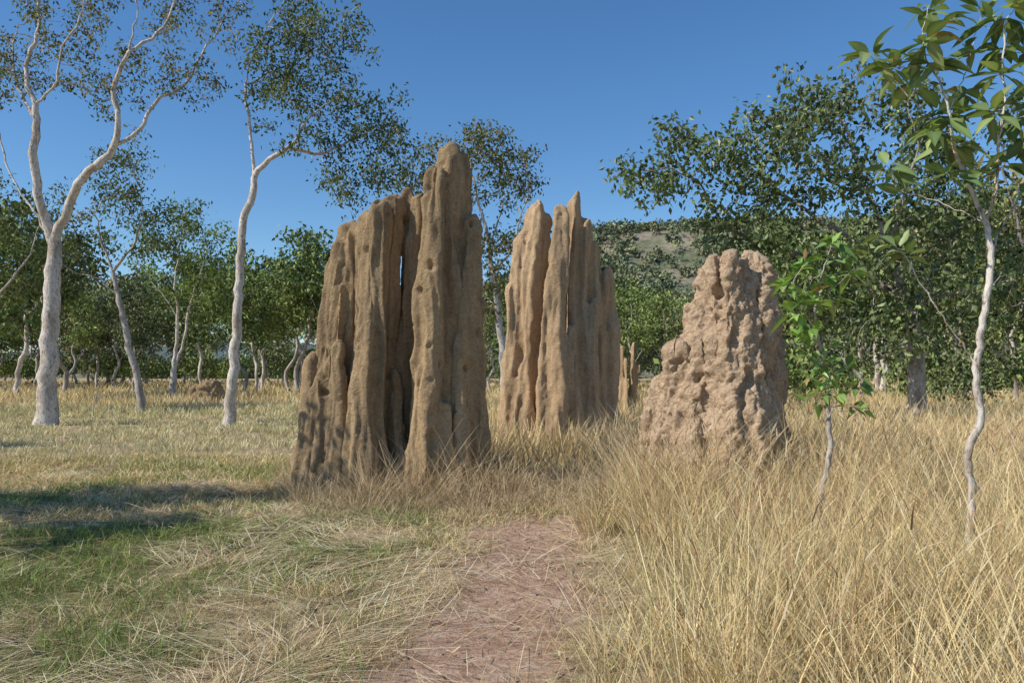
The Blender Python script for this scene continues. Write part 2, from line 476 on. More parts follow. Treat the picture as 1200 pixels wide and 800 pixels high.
# T2 leaning slim gum
tree("gum_tree", [
  [base(d, 268)]+PL(d, [(274, 430), (280, 340), (284, 270), (297, 218), (293, 150), (288, 100), (300, 60), (318, 25), (335, 0)], [0, 0, 0, 0, .1, .2, .2, 0, 0]),
  PL(d, [(296, 205), (322, 182), (345, 165), (365, 135), (400, 110)], [0, -.2, -.3, -.3, -.3]),
  PL(d, [(335, 172), (375, 180), (410, 165), (440, 150)], [-.2, .3, .6, .6]),
  PL(d, [(288, 100), (315, 85), (350, 70), (390, 50)], [0.2, .6, .8, 1]),
 ], EL(d, [(335, 60, 42, 45), (385, 45, 45, 40), (400, 105, 50, 42), (430, 140, 38, 45), (385, 170, 38, 40), (435, 195, 30, 35), (340, 115, 30, 30), (405, 225, 20, 22), (455, 165, 18, 30), (345,20,35,25)]),
 .165, 12, step=.24, kill=.27, dens=6.2, leafn=20, L=.15, Wd=.036, spread=.18, tip=.009, per=14, clump=.28, maxcnt=2, taper=.6)

d = 31
tree("gum_tree", [
  [base(d, 168)]+PL(d, [(160, 440), (148, 390), (138, 345), (130, 310), (118, 280), (112, 250)]),
  PL(d, [(138, 345), (110, 325), (85, 318)]), PL(d, [(132, 315), (155, 290), (165, 260)])],
 EL(d, [(125, 240, 45, 38), (95, 290, 35, 25), (170, 262, 30, 30), (140, 190, 25, 25), (60, 300, 25, 25)]),
 .15, 13, step=.3, kill=.34, dens=2.8, leafn=22, L=.18, Wd=.042, spread=.22, bark=MAT_BARKM, clump=.35, per=10)
d = 44
tree("gum_tree", [
  [base(d, 203)]+PL(d, [(204, 430), (208, 380), (205, 340), (208, 300), (215, 260)]),
  PL(d, [(204, 430), (216, 400), (222, 360), (235, 320), (245, 285)]),
  PL(d, [(207, 375), (195, 350), (178, 330), (165, 300)])],
 EL(d, [(215, 255, 32, 30), (245, 285, 32, 35), (180, 300, 30, 30), (225, 330, 40, 25), (255, 345, 18, 20)]),
 .18, 14, step=.36, kill=.42, dens=2.2, leafn=24, L=.24, Wd=.055, spread=.3, cols=YGREENS, bark=MAT_BARK, clump=.5)
d = 30
tree("gum_tree", [
  [base(d, -60)]+PL(d, [(-50, 400), (-30, 370), (-5, 350), (20, 320), (38, 290), (45, 265)]),
  PL(d, [(-35, 375), (-50, 300), (-40, 240), (-20, 200)])],
 EL(d, [(10, 270, 40, 30, 1), (-40, 220, 60, 50), (35, 240, 30, 25, 1), (20, 330, 35, 18, 1)]),
 .2, 15, step=.32, kill=.36, dens=2.2, leafn=20, L=.18, Wd=.04, spread=.22, clump=.35, per=10)
# T5 behind mounds
tree("gum_tree", [
  [base(d, 592)]+PL(d, [(590, 420), (584, 370), (578, 320), (572, 275), (560, 235), (552, 195), (545, 165)], [0]*7),
  PL(d, [(578, 320), (600, 290), (610, 250), (625, 215)], [0, -.5, -.8, -1]),
  PL(d, [(574, 285), (590, 240), (585, 200), (595, 170)], [0, .6, 1, 1]),
  PL(d, [(584, 370), (560, 330), (535, 300), (505, 280)], [0, 0.5, 1, 1])],
 EL(d, [(520, 180, 35, 28), (560, 165, 32, 24), (590, 180, 32, 28), (600, 225, 30, 28), (500, 225, 38, 32), (575, 290, 28, 35), (610, 300, 25, 30), (540, 220, 35, 28), (590, 350, 25, 28)]),
 .17, 16, step=.28, kill=.32, dens=4.4, leafn=20, L=.18, Wd=.044, spread=.2, cols=DRYGREENS, per=12, clump=.34, tip=.010)
# T6 broad dense tree right
d = 19.5
tree("spreading_tree", [
  [base(d, 1075)]+PL(d, [(1072, 410), (1062, 360), (1045, 310), (1030, 260), (1010, 210), (995, 160), (985, 125)], [0]*7),
  PL(d, [(1060, 350), (1010, 320), (960, 300), (910, 290), (860, 270), (830, 240)], [0, .3, .6, 1, .8, .6]),
  PL(d, [(1045, 310), (980, 270), (920, 230), (870, 190), (830, 180)], [0, .5, 1, 1, 1]),
  PL(d, [(1065, 370), (1100, 310), (1130, 250), (1140, 190)], [0, .5, .8, 1]),
  PL(d, [(1040, 290), (1060, 230), (1075, 170), (1065, 120), (1080, 90)], [0, -.8, -1.2, -1.4, -1.4]),
  PL(d, [(1062, 360), (1130, 340), (1190, 330)], [0, -1, -1.5]),
 ], EL(d, [(900, 150, 50, 35, -.5), (960, 130, 55, 38), (1030, 125, 55, 40), (850, 190, 50, 32), (795, 190, 38, 26), (770, 210, 22, 14), (930, 210, 70, 40, -.6), (1020, 215, 60, 50, -.6), (1090, 170, 50, 50), (1110, 250, 60, 50), (885, 265, 50, 40), (960, 290, 70, 45, -.8), (1040, 310, 60, 45, -.8), (1150, 320, 60, 45), (905, 335, 50, 35), (985, 365, 60, 32, -.5), (1060, 380, 40, 25, -1), (850, 235, 35, 30, .3)]),
 .22, 17, step=.26, kill=.29, dens=5.4, leafn=20, L=.18, Wd=.05, spread=.19, cols=[(.13, .175, .06), (.09, .13, .045), (.17, .21, .08), (.20, .24, .10), (.14, .18, .07)], bark=MAT_BARKM, tip=.010, per=12, clump=.34, lmat=MAT_GLOSSLEAF)
d = 27
tree("gum_tree", [
  [base(d, 1235)]+PL(d, [(1230, 400), (1215, 330), (1195, 270), (1180, 210), (1175, 160)]),
  PL(d, [(1215, 330), (1240, 250), (1230, 180)])],
 EL(d, [(1180, 180, 45, 45), (1150, 240, 45, 40), (1220, 230, 50, 50), (1180, 310, 55, 45), (1230, 130, 40, 40), (1150, 370, 45, 30), (1110, 330, 30, 30)]),
 .2, 18, step=.32, kill=.36, dens=2.6, leafn=22, L=.18, Wd=.045, spread=.24, bark=MAT_BARKG)
def simple_polys(x, y, H, r, lean=(0, 0)):
    z0 = -.05
    P = [np.array([x, y, z0])]
    a = np.array([lean[0], lean[1]])
    for f in (.15, .3, .45, .6, .75, .9):
        q = a*f*H+r.normal(0, .025*H, 2); P.append(np.array([x+q[0], y+q[1], f*H]))
    out = [P]
    for k in range(4):
        i = [2, 3, 3, 4][k]; an = r.uniform(0, 6.28)+k*1.7; ln = H*r.uniform(.22, .34)
        out.append([P[i], P[i]+np.array([math.cos(an)*ln*.4, math.sin(an)*ln*.4, ln*.45]), P[i]+np.array([math.cos(an)*ln*.75, math.sin(an)*ln*.75, ln*.95])])
    return out
def simple_ells(polys, H, r, w=.2):
    e = []
    for P in polys:
        p = P[-1]; e.append((p, (H*w, H*w, H*w*.75)))
    p = polys[0][4]; e.append((p, (H*w*1.1, H*w*1.1, H*w*.8)))
    return e
# off-frame trees on the left (they shade the lawn)
for k, (x, y, H) in enumerate([(-11.0, 7.2, 6.0), (-20.5, 13.6, 8.0)]):
    r = np.random.default_rng(50+k)
    P = simple_polys(x, y, H, r)
    tree("gum_tree", P, simple_ells(P, H, r, .22), .11, 60+k, step=.25, dens=3.2, leafn=20, L=.2, Wd=.055)

# ------------------------------------------------------------ woodland (shared meshes under one parent)
wood = empty("woodland")
variants = []
for k in range(6):
    r = np.random.default_rng(100+k); H = [9, 10.5, 8, 11, 7, 9.5][k]
    P = simple_polys(0, 0, H, r, (r.uniform(-.1, .1), 0))
    variants.append((H, tree("bush_tree", P, simple_ells(P, H, r, [.17, .15, .20, .14, .22, .18][k]), .015*H, 120+k, step=.40, kill=.45, dens=1.1, leafn=13,
        L=.36, Wd=.09, spread=.28, clump=.45, per=9, mesh_only=True, cols=[[tuple(np.array(q)*1.2) for q in c] for c in [GREENS, YGREENS, YGREENS, YGREENS, DRYGREENS, YGREENS]][k], bark=[MAT_BARK, MAT_BARKM, MAT_BARKM, MAT_BARK, MAT_BARKG, MAT_BARK][k], maxcnt=3, origin=(0, 0, 0), lmat=MAT_FARLEAF)))
for k in range(3):
    r = np.random.default_rng(200+k)
    H = [2.6, 3.4, 2.2][k]; P = simple_polys(0, 0, H, r)
    P = [[q*np.array([1.3, 1.3, .8]) for q in pl] for pl in P]
    es = [(p[-1], (.9, .9, .7)) for p in P]+[((0, 0, H*.35), (1.2, 1.2, .7))]
    variants.append((H, tree("shrub", P, es, .05, 220+k, step=.25, kill=.3, dens=4, leafn=10, L=.26, Wd=.07, spread=.28, mesh_only=True, cols=[[tuple(np.array(q)*1.2) for q in c] for c in [YGREENS, GREENS, YGREENS]][k], bark=MAT_BARKG, clump=.3, maxcnt=3, origin=(0, 0, 0), lmat=MAT_FARLEAF)))
def place(v, x, y, s, rot):
    H, (w, l) = variants[v]
    for me, nm in ((w, "bush_stems"), (l, "bush_leaves")):
        o = add_obj(nm, me, parent=wood, loc=(x, y, float(gz(x, y))-.03)); o.scale = (s, s, s); o.rotation_euler = (0, 0, rot)
r = np.random.default_rng(321)
for k in range(170):
    d = 52+(r.random()**1.1)*110; u = r.uniform(-230, 1430); x = (u-600)/F*d
    vtop = 345
    if u < 130: vtop = 325
    if 130 <= u < 290: vtop = 340
    if 290 <= u < 370: vtop = 318
    if 680 < u < 860: vtop = 352
    if u > 960: vtop = 285
    vtop += r.normal(0, 28)
    v = r.integers(0, 6); H = variants[v][0]*1.08
    s = (CH+(HZ-vtop)*d/F)/H; s = float(np.clip(s, .4, 1.7))
    place(v, x, d, s, r.uniform(0, 6.28))
for k in range(120):
    d = r.uniform(70, 135); u = r.uniform(-230, 620) if k % 3 else r.uniform(620, 1430); x = (u-600)/F*d
    place(6+r.integers(0, 3), x, d, r.uniform(.8, 1.6), r.uniform(0, 6.28))
for k in range(22):
    d = r.uniform(24, 44); u = r.uniform(820, 1400); x = (u-600)/F*d
    place(6+r.integers(0, 3), x, d, r.uniform(.7, 1.2), r.uniform(0, 6.28))
for (u, d, vt, v) in [(1000, 34, 250, 2), (1120, 36, 230, 4), (1190, 32, 240, 2), (940, 42, 270, 4), (1260, 30, 200, 4), (870, 44, 310, 1), (745, 52, 325, 3), (712, 60, 312, 5), (790, 50, 330, 1), (392, 52, 268, 3), (340, 60, 300, 1), (300, 55, 312, 5), (355, 70, 305, 3), (20, 46, 235, 0), (70, 50, 262, 2), (-60, 40, 230, 2), (660, 48, 300, 3)]:
    H = variants[v][0]*1.08; x = (u-600)/F*d
    place(v, x, d, (CH+(HZ-vt)*d/F)/H, u*.37)

# ------------------------------------------------------------ hills
def ridge(x):
    xs = [-160, -60, 19, 48, 110, 200, 290, 420, 700, 900]; zs = [0, 22, 62, 76, 80, 82, 92, 100, 100, 60]
    return np.interp(x, xs, zs)
def hillz(x, y):
    b = sstep(225, 450, y)*(1-.75*sstep(480, 800, y))
    return ridge(x)*b+(fbm(x, y, .012, 3)-.5)*26*b+(fbm(x, y, .05, 13)-.5)*7*b-1.0*(1-sstep(225, 260, y))
xs = np.linspace(-200, 900, 240); ys = np.linspace(222, 800, 130)
X, Y = np.meshgrid(xs, ys, indexing='ij'); Z = hillz(X, Y)
nx, ny = X.shape
idx = np.arange(nx*ny).reshape(nx, ny)
Q = np.stack([idx[:-1, :-1], idx[1:, :-1], idx[1:, 1:], idx[:-1, 1:]], -1).reshape(-1, 4)
m, nt, out = newmat("hill_ground")
otc = N(nt, "ShaderNodeTexCoord").outputs["Object"]
n1 = noise_node(nt, .05, 6, .6, otc); n2 = noise_node(nt, .35, 6, .75, otc)
rc = ramp(nt, n1.outputs[0], [(.35, (.13, .15, .09)), (.5, (.20, .19, .13)), (.65, (.29, .24, .19))])
cc = mixc(nt, .8, rc.outputs[0], ramp(nt, n2.outputs[0], [(.35, (.4, .45, .4)), (.55, (1.1, 1.1, 1.1)), (.7, (1.5, 1.4, 1.3))]).outputs[0], 'MULTIPLY')
b = N(nt, "ShaderNodeBsdfDiffuse"); nt.links.new(cc, b.inputs[0]); nt.links.new(b.outputs[0], out.inputs[0])
add_obj("hill", make_mesh("hill", np.stack([X, Y, Z], -1).reshape(-1, 3), [Q], smooth=True), m)
r = np.random.default_rng(77)
nT = 5600; tx = r.uniform(-110, 420, nT); ty = r.uniform(228, 490, nT); keep = r.random(nT) < .25+1.4*sstep(.32, .6, fbm(tx, ty, .03, 9)); tx, ty = tx[keep], ty[keep]; nT = len(tx)
per = 34; sz = r.uniform(1.4, 3.8, nT)
P = rand_unit(nT*per, r)*(r.random((nT*per, 1))**.4)*np.repeat(sz, per)[:, None]*np.array([1, 1, .8])
P += np.repeat(np.stack([tx, ty, hillz(tx, ty)+sz*.8+.6], 1), per, axis=0)
LV, LF = leaf_quads(P, r.uniform(1.2, 2.2, len(P)), r.uniform(.45, .8, len(P)), r, .2)
tc = palette(nT, [(.20, .235, .13), (.16, .20, .115), (.25, .27, .14), (.25, .24, .15), (.14, .17, .11)], r, .25)  # paler, less saturated greens: distance haze painted into the foliage colour
c = np.repeat(tc, per, axis=0)*(1+r.normal(0, .15, (len(P), 1)))
add_obj("hillside_trees", make_mesh("hillside_trees", LV, [LF], np.repeat(c, 4, axis=0)), MAT_FARLEAF)
xs = np.linspace(-2600, 2600, 200); ys = np.array([2000, 2200, 2400.])
X, Y = np.meshgrid(xs, ys, indexing='ij'); Z = np.zeros_like(X); Z[:, 1] = 30+70*fbm(xs, xs*0, .0016, 4)+14*fbm(xs, xs*0, .01, 6); Z[:, 0] = -3; Z[:, 2] = -3
idx = np.arange(X.size).reshape(X.shape)
Q = np.stack([idx[:-1, :-1], idx[1:, :-1], idx[1:, 1:], idx[:-1, 1:]], -1).reshape(-1, 4)
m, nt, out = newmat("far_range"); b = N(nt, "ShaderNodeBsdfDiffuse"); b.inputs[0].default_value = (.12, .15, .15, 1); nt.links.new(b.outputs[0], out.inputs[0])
add_obj("distant_hills", make_mesh("distant_hills", np.stack([X, Y, Z], -1).reshape(-1, 3), [Q], smooth=True), m)

# ------------------------------------------------------------ ground
s = np.linspace(-1, 1, 421)
gx = 3*np.sinh(7.0*s); gy = 8+3*np.sinh(7.0*s)
X, Y = np.meshgrid(gx, gy, indexing='ij'); Z = gz(X, Y)
def pathx(y): return -.28+.14*(y-4)+.02*np.maximum(y-7, 0)**2
def pathm(x, y):
    w = .62+.45*(vn(x, y, 1.5, 2)-.5)
    return (1-sstep(w*.4, w*1.3, np.abs(x-pathx(y))+.5*(fbm(x, y, 2.5, 12)-.5)))*(1-sstep(8.2, 9.5, y))
def greenm(x, y):
    g = sstep(.40, .66, fbm(x, y, .9, 21)+.34*np.exp(-((x+3.0)/2.1)**2-((y-6.7)/2.3)**2)-.05)
    g = g*(1-sstep(-1.5, -.4, x))
    return g*(1-.55*sstep(9, 14, y))*(1-sstep(22, 34, y))
Pm = pathm(X, Y); Gm = greenm(X, Y)
Z = Z-.02*Pm
idx = np.arange(X.size).reshape(X.shape)
Q = np.stack([idx[:-1, :-1], idx[1:, :-1], idx[1:, 1:], idx[:-1, 1:]], -1).reshape(-1, 4)
m, nt, out = newmat("ground")
at = N(nt, "ShaderNodeAttribute", attribute_name="Col"); sp = N(nt, "ShaderNodeSeparateColor"); nt.links.new(at.outputs["Color"], sp.inputs[0])
tc = N(nt, "ShaderNodeTexCoord").outputs["Object"]
nB = noise_node(nt, 22, 6, .75, tc); nC = noise_node(nt, 5, 5, .7, tc)
straw = ramp(nt, nC.outputs[0], [(.3, (.22, .16, .10)), (.5, (.44, .34, .20)), (.7, (.64, .53, .34))])
soil = ramp(nt, nC.outputs[0], [(.3, (.36, .22, .15)), (.5, (.54, .36, .255)), (.7, (.64, .47, .35))])
green = ramp(nt, nC.outputs[0], [(.35, (.12, .13, .05)), (.6, (.28, .25, .12))])
c = mixc(nt, sp.outputs[1], straw.outputs[0], green.outputs[0]); c = mixc(nt, sp.outputs[0], c, soil.outputs[0])
c = mixc(nt, .7, c, ramp(nt, nB.outputs[0], [(.3, (.40, .37, .35)), (.5, (.95, .95, .95)), (.7, (1.35, 1.33, 1.25))]).outputs[0], 'MULTIPLY')
p = N(nt, "ShaderNodeBsdfDiffuse")
nt.links.new(c, p.inputs[0])
bp = N(nt, "ShaderNodeBump"); bp.inputs["Strength"].default_value = 1; bp.inputs["Distance"].default_value = .04
nt.links.new(nB.outputs[0], bp.inputs["Height"]); nt.links.new(bp.outputs[0], p.inputs["Normal"]); nt.links.new(p.outputs[0], out.inputs[0])
gc = np.stack([Pm, Gm, Pm*0], -1).reshape(-1, 3)
add_obj("ground", make_mesh("ground", np.stack([X, Y, Z], -1).reshape(-1, 3), [Q], gc, smooth=True), m)

# ------------------------------------------------------------ grasses
foot = [(*W(460, HZ, D1)[:2], 1.22, .8), (*W(655, HZ, D2)[:2], 1.12, .8), (*W(855, HZ, D3)[:2], .86, .72)]
foot[0] = (foot[0][0], foot[0][1]+.2, 1.22, .8)
def fdist(x, y):
    return np.min([np.sqrt(((x-a)/rx)**2+((y-b)/ry)**2) for a, b, rx, ry in foot], axis=0)
def blades(x, y, h, lean, curve, wid, col, az=None, r=rng, zoff=0):
    n = len(x)
    if az is None: az = r.uniform(0, 2*np.pi, n)
    z = gz(x, y)-.01+zoff
    ld = np.stack([np.cos(az), np.sin(az), np.zeros(n)], 1)
    wa = r.uniform(0, np.pi, n); wv = np.stack([np.cos(wa), np.sin(wa), np.zeros(n)], 1)
    B = np.stack([x, y, z], 1); out = []; ca = []
    for t, wf in ((0, 1), (.38, .85), (.74, .55), (1, 0)):
        up = h*(t-curve*t*t*.45); ho = h*(lean*t+curve*t*t*.75)
        c = B+ld*ho[:, None]; c[:, 2] += up
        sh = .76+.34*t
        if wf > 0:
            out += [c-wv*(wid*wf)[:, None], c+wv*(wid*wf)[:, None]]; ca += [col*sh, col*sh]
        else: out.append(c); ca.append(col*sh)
    V = np.stack(out, 1).reshape(-1, 3); C = np.stack(ca, 1).reshape(-1, 3)
    b = np.arange(n)[:, None]*7
    Q = np.concatenate([b+np.array([0, 1, 3, 2]), b+np.array([2, 3, 5, 4])]); T = b+np.array([4, 5, 6])
    return V, Q, T, C
class Acc:
    def __init__(s): s.V, s.Q, s.T, s.C, s.o = [], [], [], [], 0
    def add(s, V, Q, T, C):
        s.V.append(V); s.Q.append(Q+s.o); s.T.append(T+s.o); s.C.append(C); s.o += len(V)
    def obj(s, name):
        print(name, s.o//7, "blades")
        return add_obj(name, make_mesh(name, np.concatenate(s.V), [np.concatenate(s.Q), np.concatenate(s.T)], np.concatenate(s.C).clip(0, .95)), MAT_GRASS)
STRAW = np.array([(.80, .63, .33), (.72, .55, .28), (.86, .72, .43), (.64, .50, .29), (.54, .38, .19), (.66, .59, .32)])
def spick(n, arr, var=.14, r=rng): return arr[r.integers(len(arr), size=n)]*(1+r.normal(0, var, (n, 1))).clip(.5, 1.5)

def clumps(cx, cy, hh, per, rad, wid, r, lean=.22, curve=.3, arr=STRAW, acc=None, minw=.0004):
    n = len(cx); cc = spick(n, arr, .2, r)
    a = r.uniform(0, 2*np.pi, (n, per)); q = r.random((n, per))**.6
    x = (cx[:, None]+np.cos(a)*q*rad).ravel(); y = (cy[:, None]+np.sin(a)*q*rad).ravel()
    h = (hh[:, None]*r.uniform(.3, 1.15, (n, per))).ravel()
    ln = (q*lean+np.abs(r.normal(0, .16, (n, per)))).ravel()
    cu = np.abs(r.normal(0, curve, n*per)); az = (a+r.normal(0, .9, a.shape)).ravel()
    col = (np.repeat(cc, per, axis=0)*.6+.4*spick(n*per, arr, .16, r))
    k = (fdist(x, y) > .86) & (np.hypot(x, y) > 1.6)
    d = y[k]
    w = np.maximum(wid*r.uniform(.5, 1.4, k.sum()), minw*np.maximum(d, 1)*r.uniform(.7, 1.2, k.sum()))
    acc.add(*blades(x[k], y[k], h[k], ln[k], cu[k], w, col[k], az[k], r))

def bound(y): return .62+.09*(y-4)+.22*np.sin(y*1.3)
tall = Acc(); r = np.random.default_rng(5)
n = 2400
y = r.uniform(2.2, 14.5, n); x = r.uniform(-1, 13, n)
k = (x > bound(y)) & (x < .78*y+2.2); x, y = x[k], y[k]
def rh(x, y): return (.58+1.05*fbm(x, y, 1.3, 31))*(1-.40*np.exp(-((x-2.3)/.5)**2-((y-6.2)/.9)**2))
hh = (.42+.55*sstep(0, .9, x-bound(y)))*rh(x, y)*r.uniform(.75, 1.2, len(x))
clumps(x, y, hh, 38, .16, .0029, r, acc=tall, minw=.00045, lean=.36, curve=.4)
n = 5500
y = r.uniform(2.2, 14, n); x = r.uniform(0, 13, n); k = (x > bound(y)+.2) & (x < .78*y+2.2) & (fdist(x, y) > 1); x, y = x[k], y[k]
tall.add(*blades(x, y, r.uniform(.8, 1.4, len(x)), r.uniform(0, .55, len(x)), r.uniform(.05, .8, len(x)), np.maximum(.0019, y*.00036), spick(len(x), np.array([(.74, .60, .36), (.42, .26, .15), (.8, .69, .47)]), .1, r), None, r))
n = 7000
y = r.uniform(2.2, 12, n); x = r.uniform(-1, 11, n); k = (x > bound(y)+.1) & (x < .78*y+2.2) & (fdist(x, y) > 1.05); x, y = x[k], y[k]
V, Q, T, C = blades(x, y, r.uniform(.06, .16, len(x)), r.uniform(.1, .8, len(x)), r.uniform(0, .8, len(x)), np.maximum(.003, y*.0006), spick(len(x), np.array([(.55, .36, .21), (.44, .26, .15), (.74, .61, .42)]), .12, r), None, r)
V = V.reshape(-1, 7, 3); V[:, :, 2] += (r.uniform(.55, 1.0, len(x))*rh(x, y))[:, None]; tall.add(V.reshape(-1, 3), Q, T, C)
# green-ish fresh stems scattered low in the tall grass
n = 6000
y = r.uniform(2.2, 9, n); x = r.uniform(0, 8, n); k = (x > bound(y)) & (x < .78*y+2.2); x, y = x[k], y[k]
tall.add(*blades(x, y, r.uniform(.2, .55, len(x)), r.uniform(0, .5, len(x)), r.uniform(0, .6, len(x)), np.maximum(.0024, y*.0004), spick(len(x), np.array([(.30, .34, .14), (.40, .40, .2), (.34, .24, .14)]), .15, r), None, r))
n = 4200
y = r.uniform(12.5, 34, n); x = r.uniform(-3, 30, n)
k = (x > -1.2) & (x < .78*y+3) ; x, y = x[k], y[k]
hh = (.8+.6*(fbm(x, y, .8, 33)-.4)); clumps(x, y, hh, 16, .28, .004, r, acc=tall, minw=.0006)
n = 4200
y = r.uniform(13.5, 34, n); x = r.uniform(-30, 1, n); k = (x > -.78*y-3); x, y = x[k], y[k]
hh = .06+.24*fbm(x, y, .5, 35)+.3*sstep(26, 34, y)
clumps(x, y, hh, 15, .38, .004, r, lean=.4, acc=tall, minw=.0006, arr=np.array([(.78, .66, .40), (.70, .59, .34), (.82, .72, .50), (.54, .52, .28), (.44, .45, .2)]))
n = 9000
y = 33+r.random(n)**1.4*90; x = (r.uniform(-.85, .85, n))*y; hh = .35+.6*fbm(x, y, .12, 36)
clumps(x, y, hh, 8, .6, .004, r, acc=tall, minw=.0008)
for i, (a, b, rx, ry) in enumerate(foot):
    n = [210, 190, 180][i]
    an = r.uniform(0, 2*np.pi, n); q = 1.0+np.abs(r.normal(0, .42, n))
    if i == 0: q = 1.0+np.abs(r.normal(0, .30, n))*(1.1+.9*np.cos(an+.6))
    x = a+rx*np.cos(an)*q; y = b+ry*np.sin(an)*q*1.15
    hh = r.uniform(.2, 1.05, n)
    if i == 0: hh *= .6+.5*sstep(-.8, .2, (x-a))
    if i == 2: hh = r.uniform(.5, 1.25, n)
    clumps(x, y, hh, 30, .17, .003, r, lean=.5, curve=.5, acc=tall, minw=.00042, arr=np.array([(.62, .49, .30), (.52, .39, .24), (.72, .60, .40), (.38, .28, .18)]))
n = 360
x = r.uniform(-2.6, 1.5, n); y = r.uniform(8.4, 10.9, n); k = (pathm(x, y) < .3); x, y = x[k], y[k]
clumps(x, y, .12+.5*r.random(len(x))**1.6*sstep(8.2, 9.6, y), 30, .2, .003, r, lean=.6, curve=.8, acc=tall, minw=.00042, arr=np.array([(.62, .49, .31), (.48, .37, .23), (.72, .60, .41), (.36, .27, .17)]))
tall.obj("dry_grass")

lawn = Acc(); r = np.random.default_rng(6)
n = 190000
y = 2.6+r.random(n)**1.15*12.5; x = r.uniform(-12, 1.2, n)
k = (x > -.78*y-1.6) & (x < bound(y)+.1) & (fdist(x, y) > .9); x, y = x[k], y[k]
pm = pathm(x, y); g = greenm(x, y); tuft = fbm(x, y, 3.5, 44)
k = (r.random(len(x)) > pm*.95) & (r.random(len(x)) < .35+1.3*sstep(.35, .65, tuft)); x, y, pm, g, tuft = x[k], y[k], pm[k], g[k], tuft[k]
isg = r.random(len(x)) < g*.80+.12
GG = np.array([(.21, .31, .075), (.17, .26, .06), (.27, .36, .10), (.32, .37, .14)])
col = np.where(isg[:, None], spick(len(x), GG, .2, r), spick(len(x), STRAW, .2, r))
h = np.where(isg, r.uniform(.03, .13, len(x)), r.uniform(.02, .13, len(x)))*(.3+1.6*tuft)
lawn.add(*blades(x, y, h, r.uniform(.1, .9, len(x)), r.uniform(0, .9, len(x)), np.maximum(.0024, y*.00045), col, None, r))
lawn.obj("short_grass")

lit = Acc(); r = np.random.default_rng(8)
n = 56000
y = 2.6+r.random(n)*10; x = r.uniform(-9, 1.3, n)
k = (x > -.78*y-1) & (x < bound(y)+.3) & (fdist(x, y) > .95); x, y = x[k], y[k]
pmk = pathm(x, y)
den = (sstep(.42, .64, fbm(x, y, .9, 51)+.24*np.exp(-((x+1.3)/1.3)**2-((y-6.6)/1.7)**2)+.3*(1-sstep(4.2, 5.2, y))*(x < -.9))*.95+.10)*(1-.75*pmk)+.10*pmk
k = r.random(len(x)) < den; x, y = x[k], y[k]; n = len(x)
fa = vn(x, y, 1.1, 60)*6.28*2+r.normal(0, .7, n)
ln = r.uniform(.10, .55, n)
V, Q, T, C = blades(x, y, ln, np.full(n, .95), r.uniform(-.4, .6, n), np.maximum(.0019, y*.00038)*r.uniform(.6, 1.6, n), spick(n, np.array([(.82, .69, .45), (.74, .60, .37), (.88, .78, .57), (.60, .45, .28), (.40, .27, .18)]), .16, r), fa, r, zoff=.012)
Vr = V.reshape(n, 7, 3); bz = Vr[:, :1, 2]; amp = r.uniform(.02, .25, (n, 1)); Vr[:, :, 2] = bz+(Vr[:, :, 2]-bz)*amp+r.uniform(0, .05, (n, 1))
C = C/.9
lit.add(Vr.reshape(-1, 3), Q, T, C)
# fallen leaves
n = 2600
y = 2.8+r.random(n)*8; x = r.uniform(-6, 1.2, n); k = (x > -.72*y-.5) & (x < bound(y)+.1) & (fdist(x, y) > 1); x, y = x[k], y[k]; n = len(x)
V, Q, T, C = blades(x, y, r.uniform(.04, .10, n), np.full(n, .95), r.uniform(-.3, .8, n), r.uniform(.006, .012, n), spick(n, np.array([(.30, .17, .09), (.42, .28, .17), (.20, .12, .08), (.6, .5, .36)]), .15, r), None, r, zoff=.015)
Vr = V.reshape(n, 7, 3); bz = Vr[:, :1, 2]; Vr[:, :, 2] = bz+(Vr[:, :, 2]-bz)*.25+r.uniform(0, .03, (n, 1))
Vr[:, 2:4] += 0; lit.add(Vr.reshape(-1, 3), Q, T, C)
lit.obj("straw_litter")

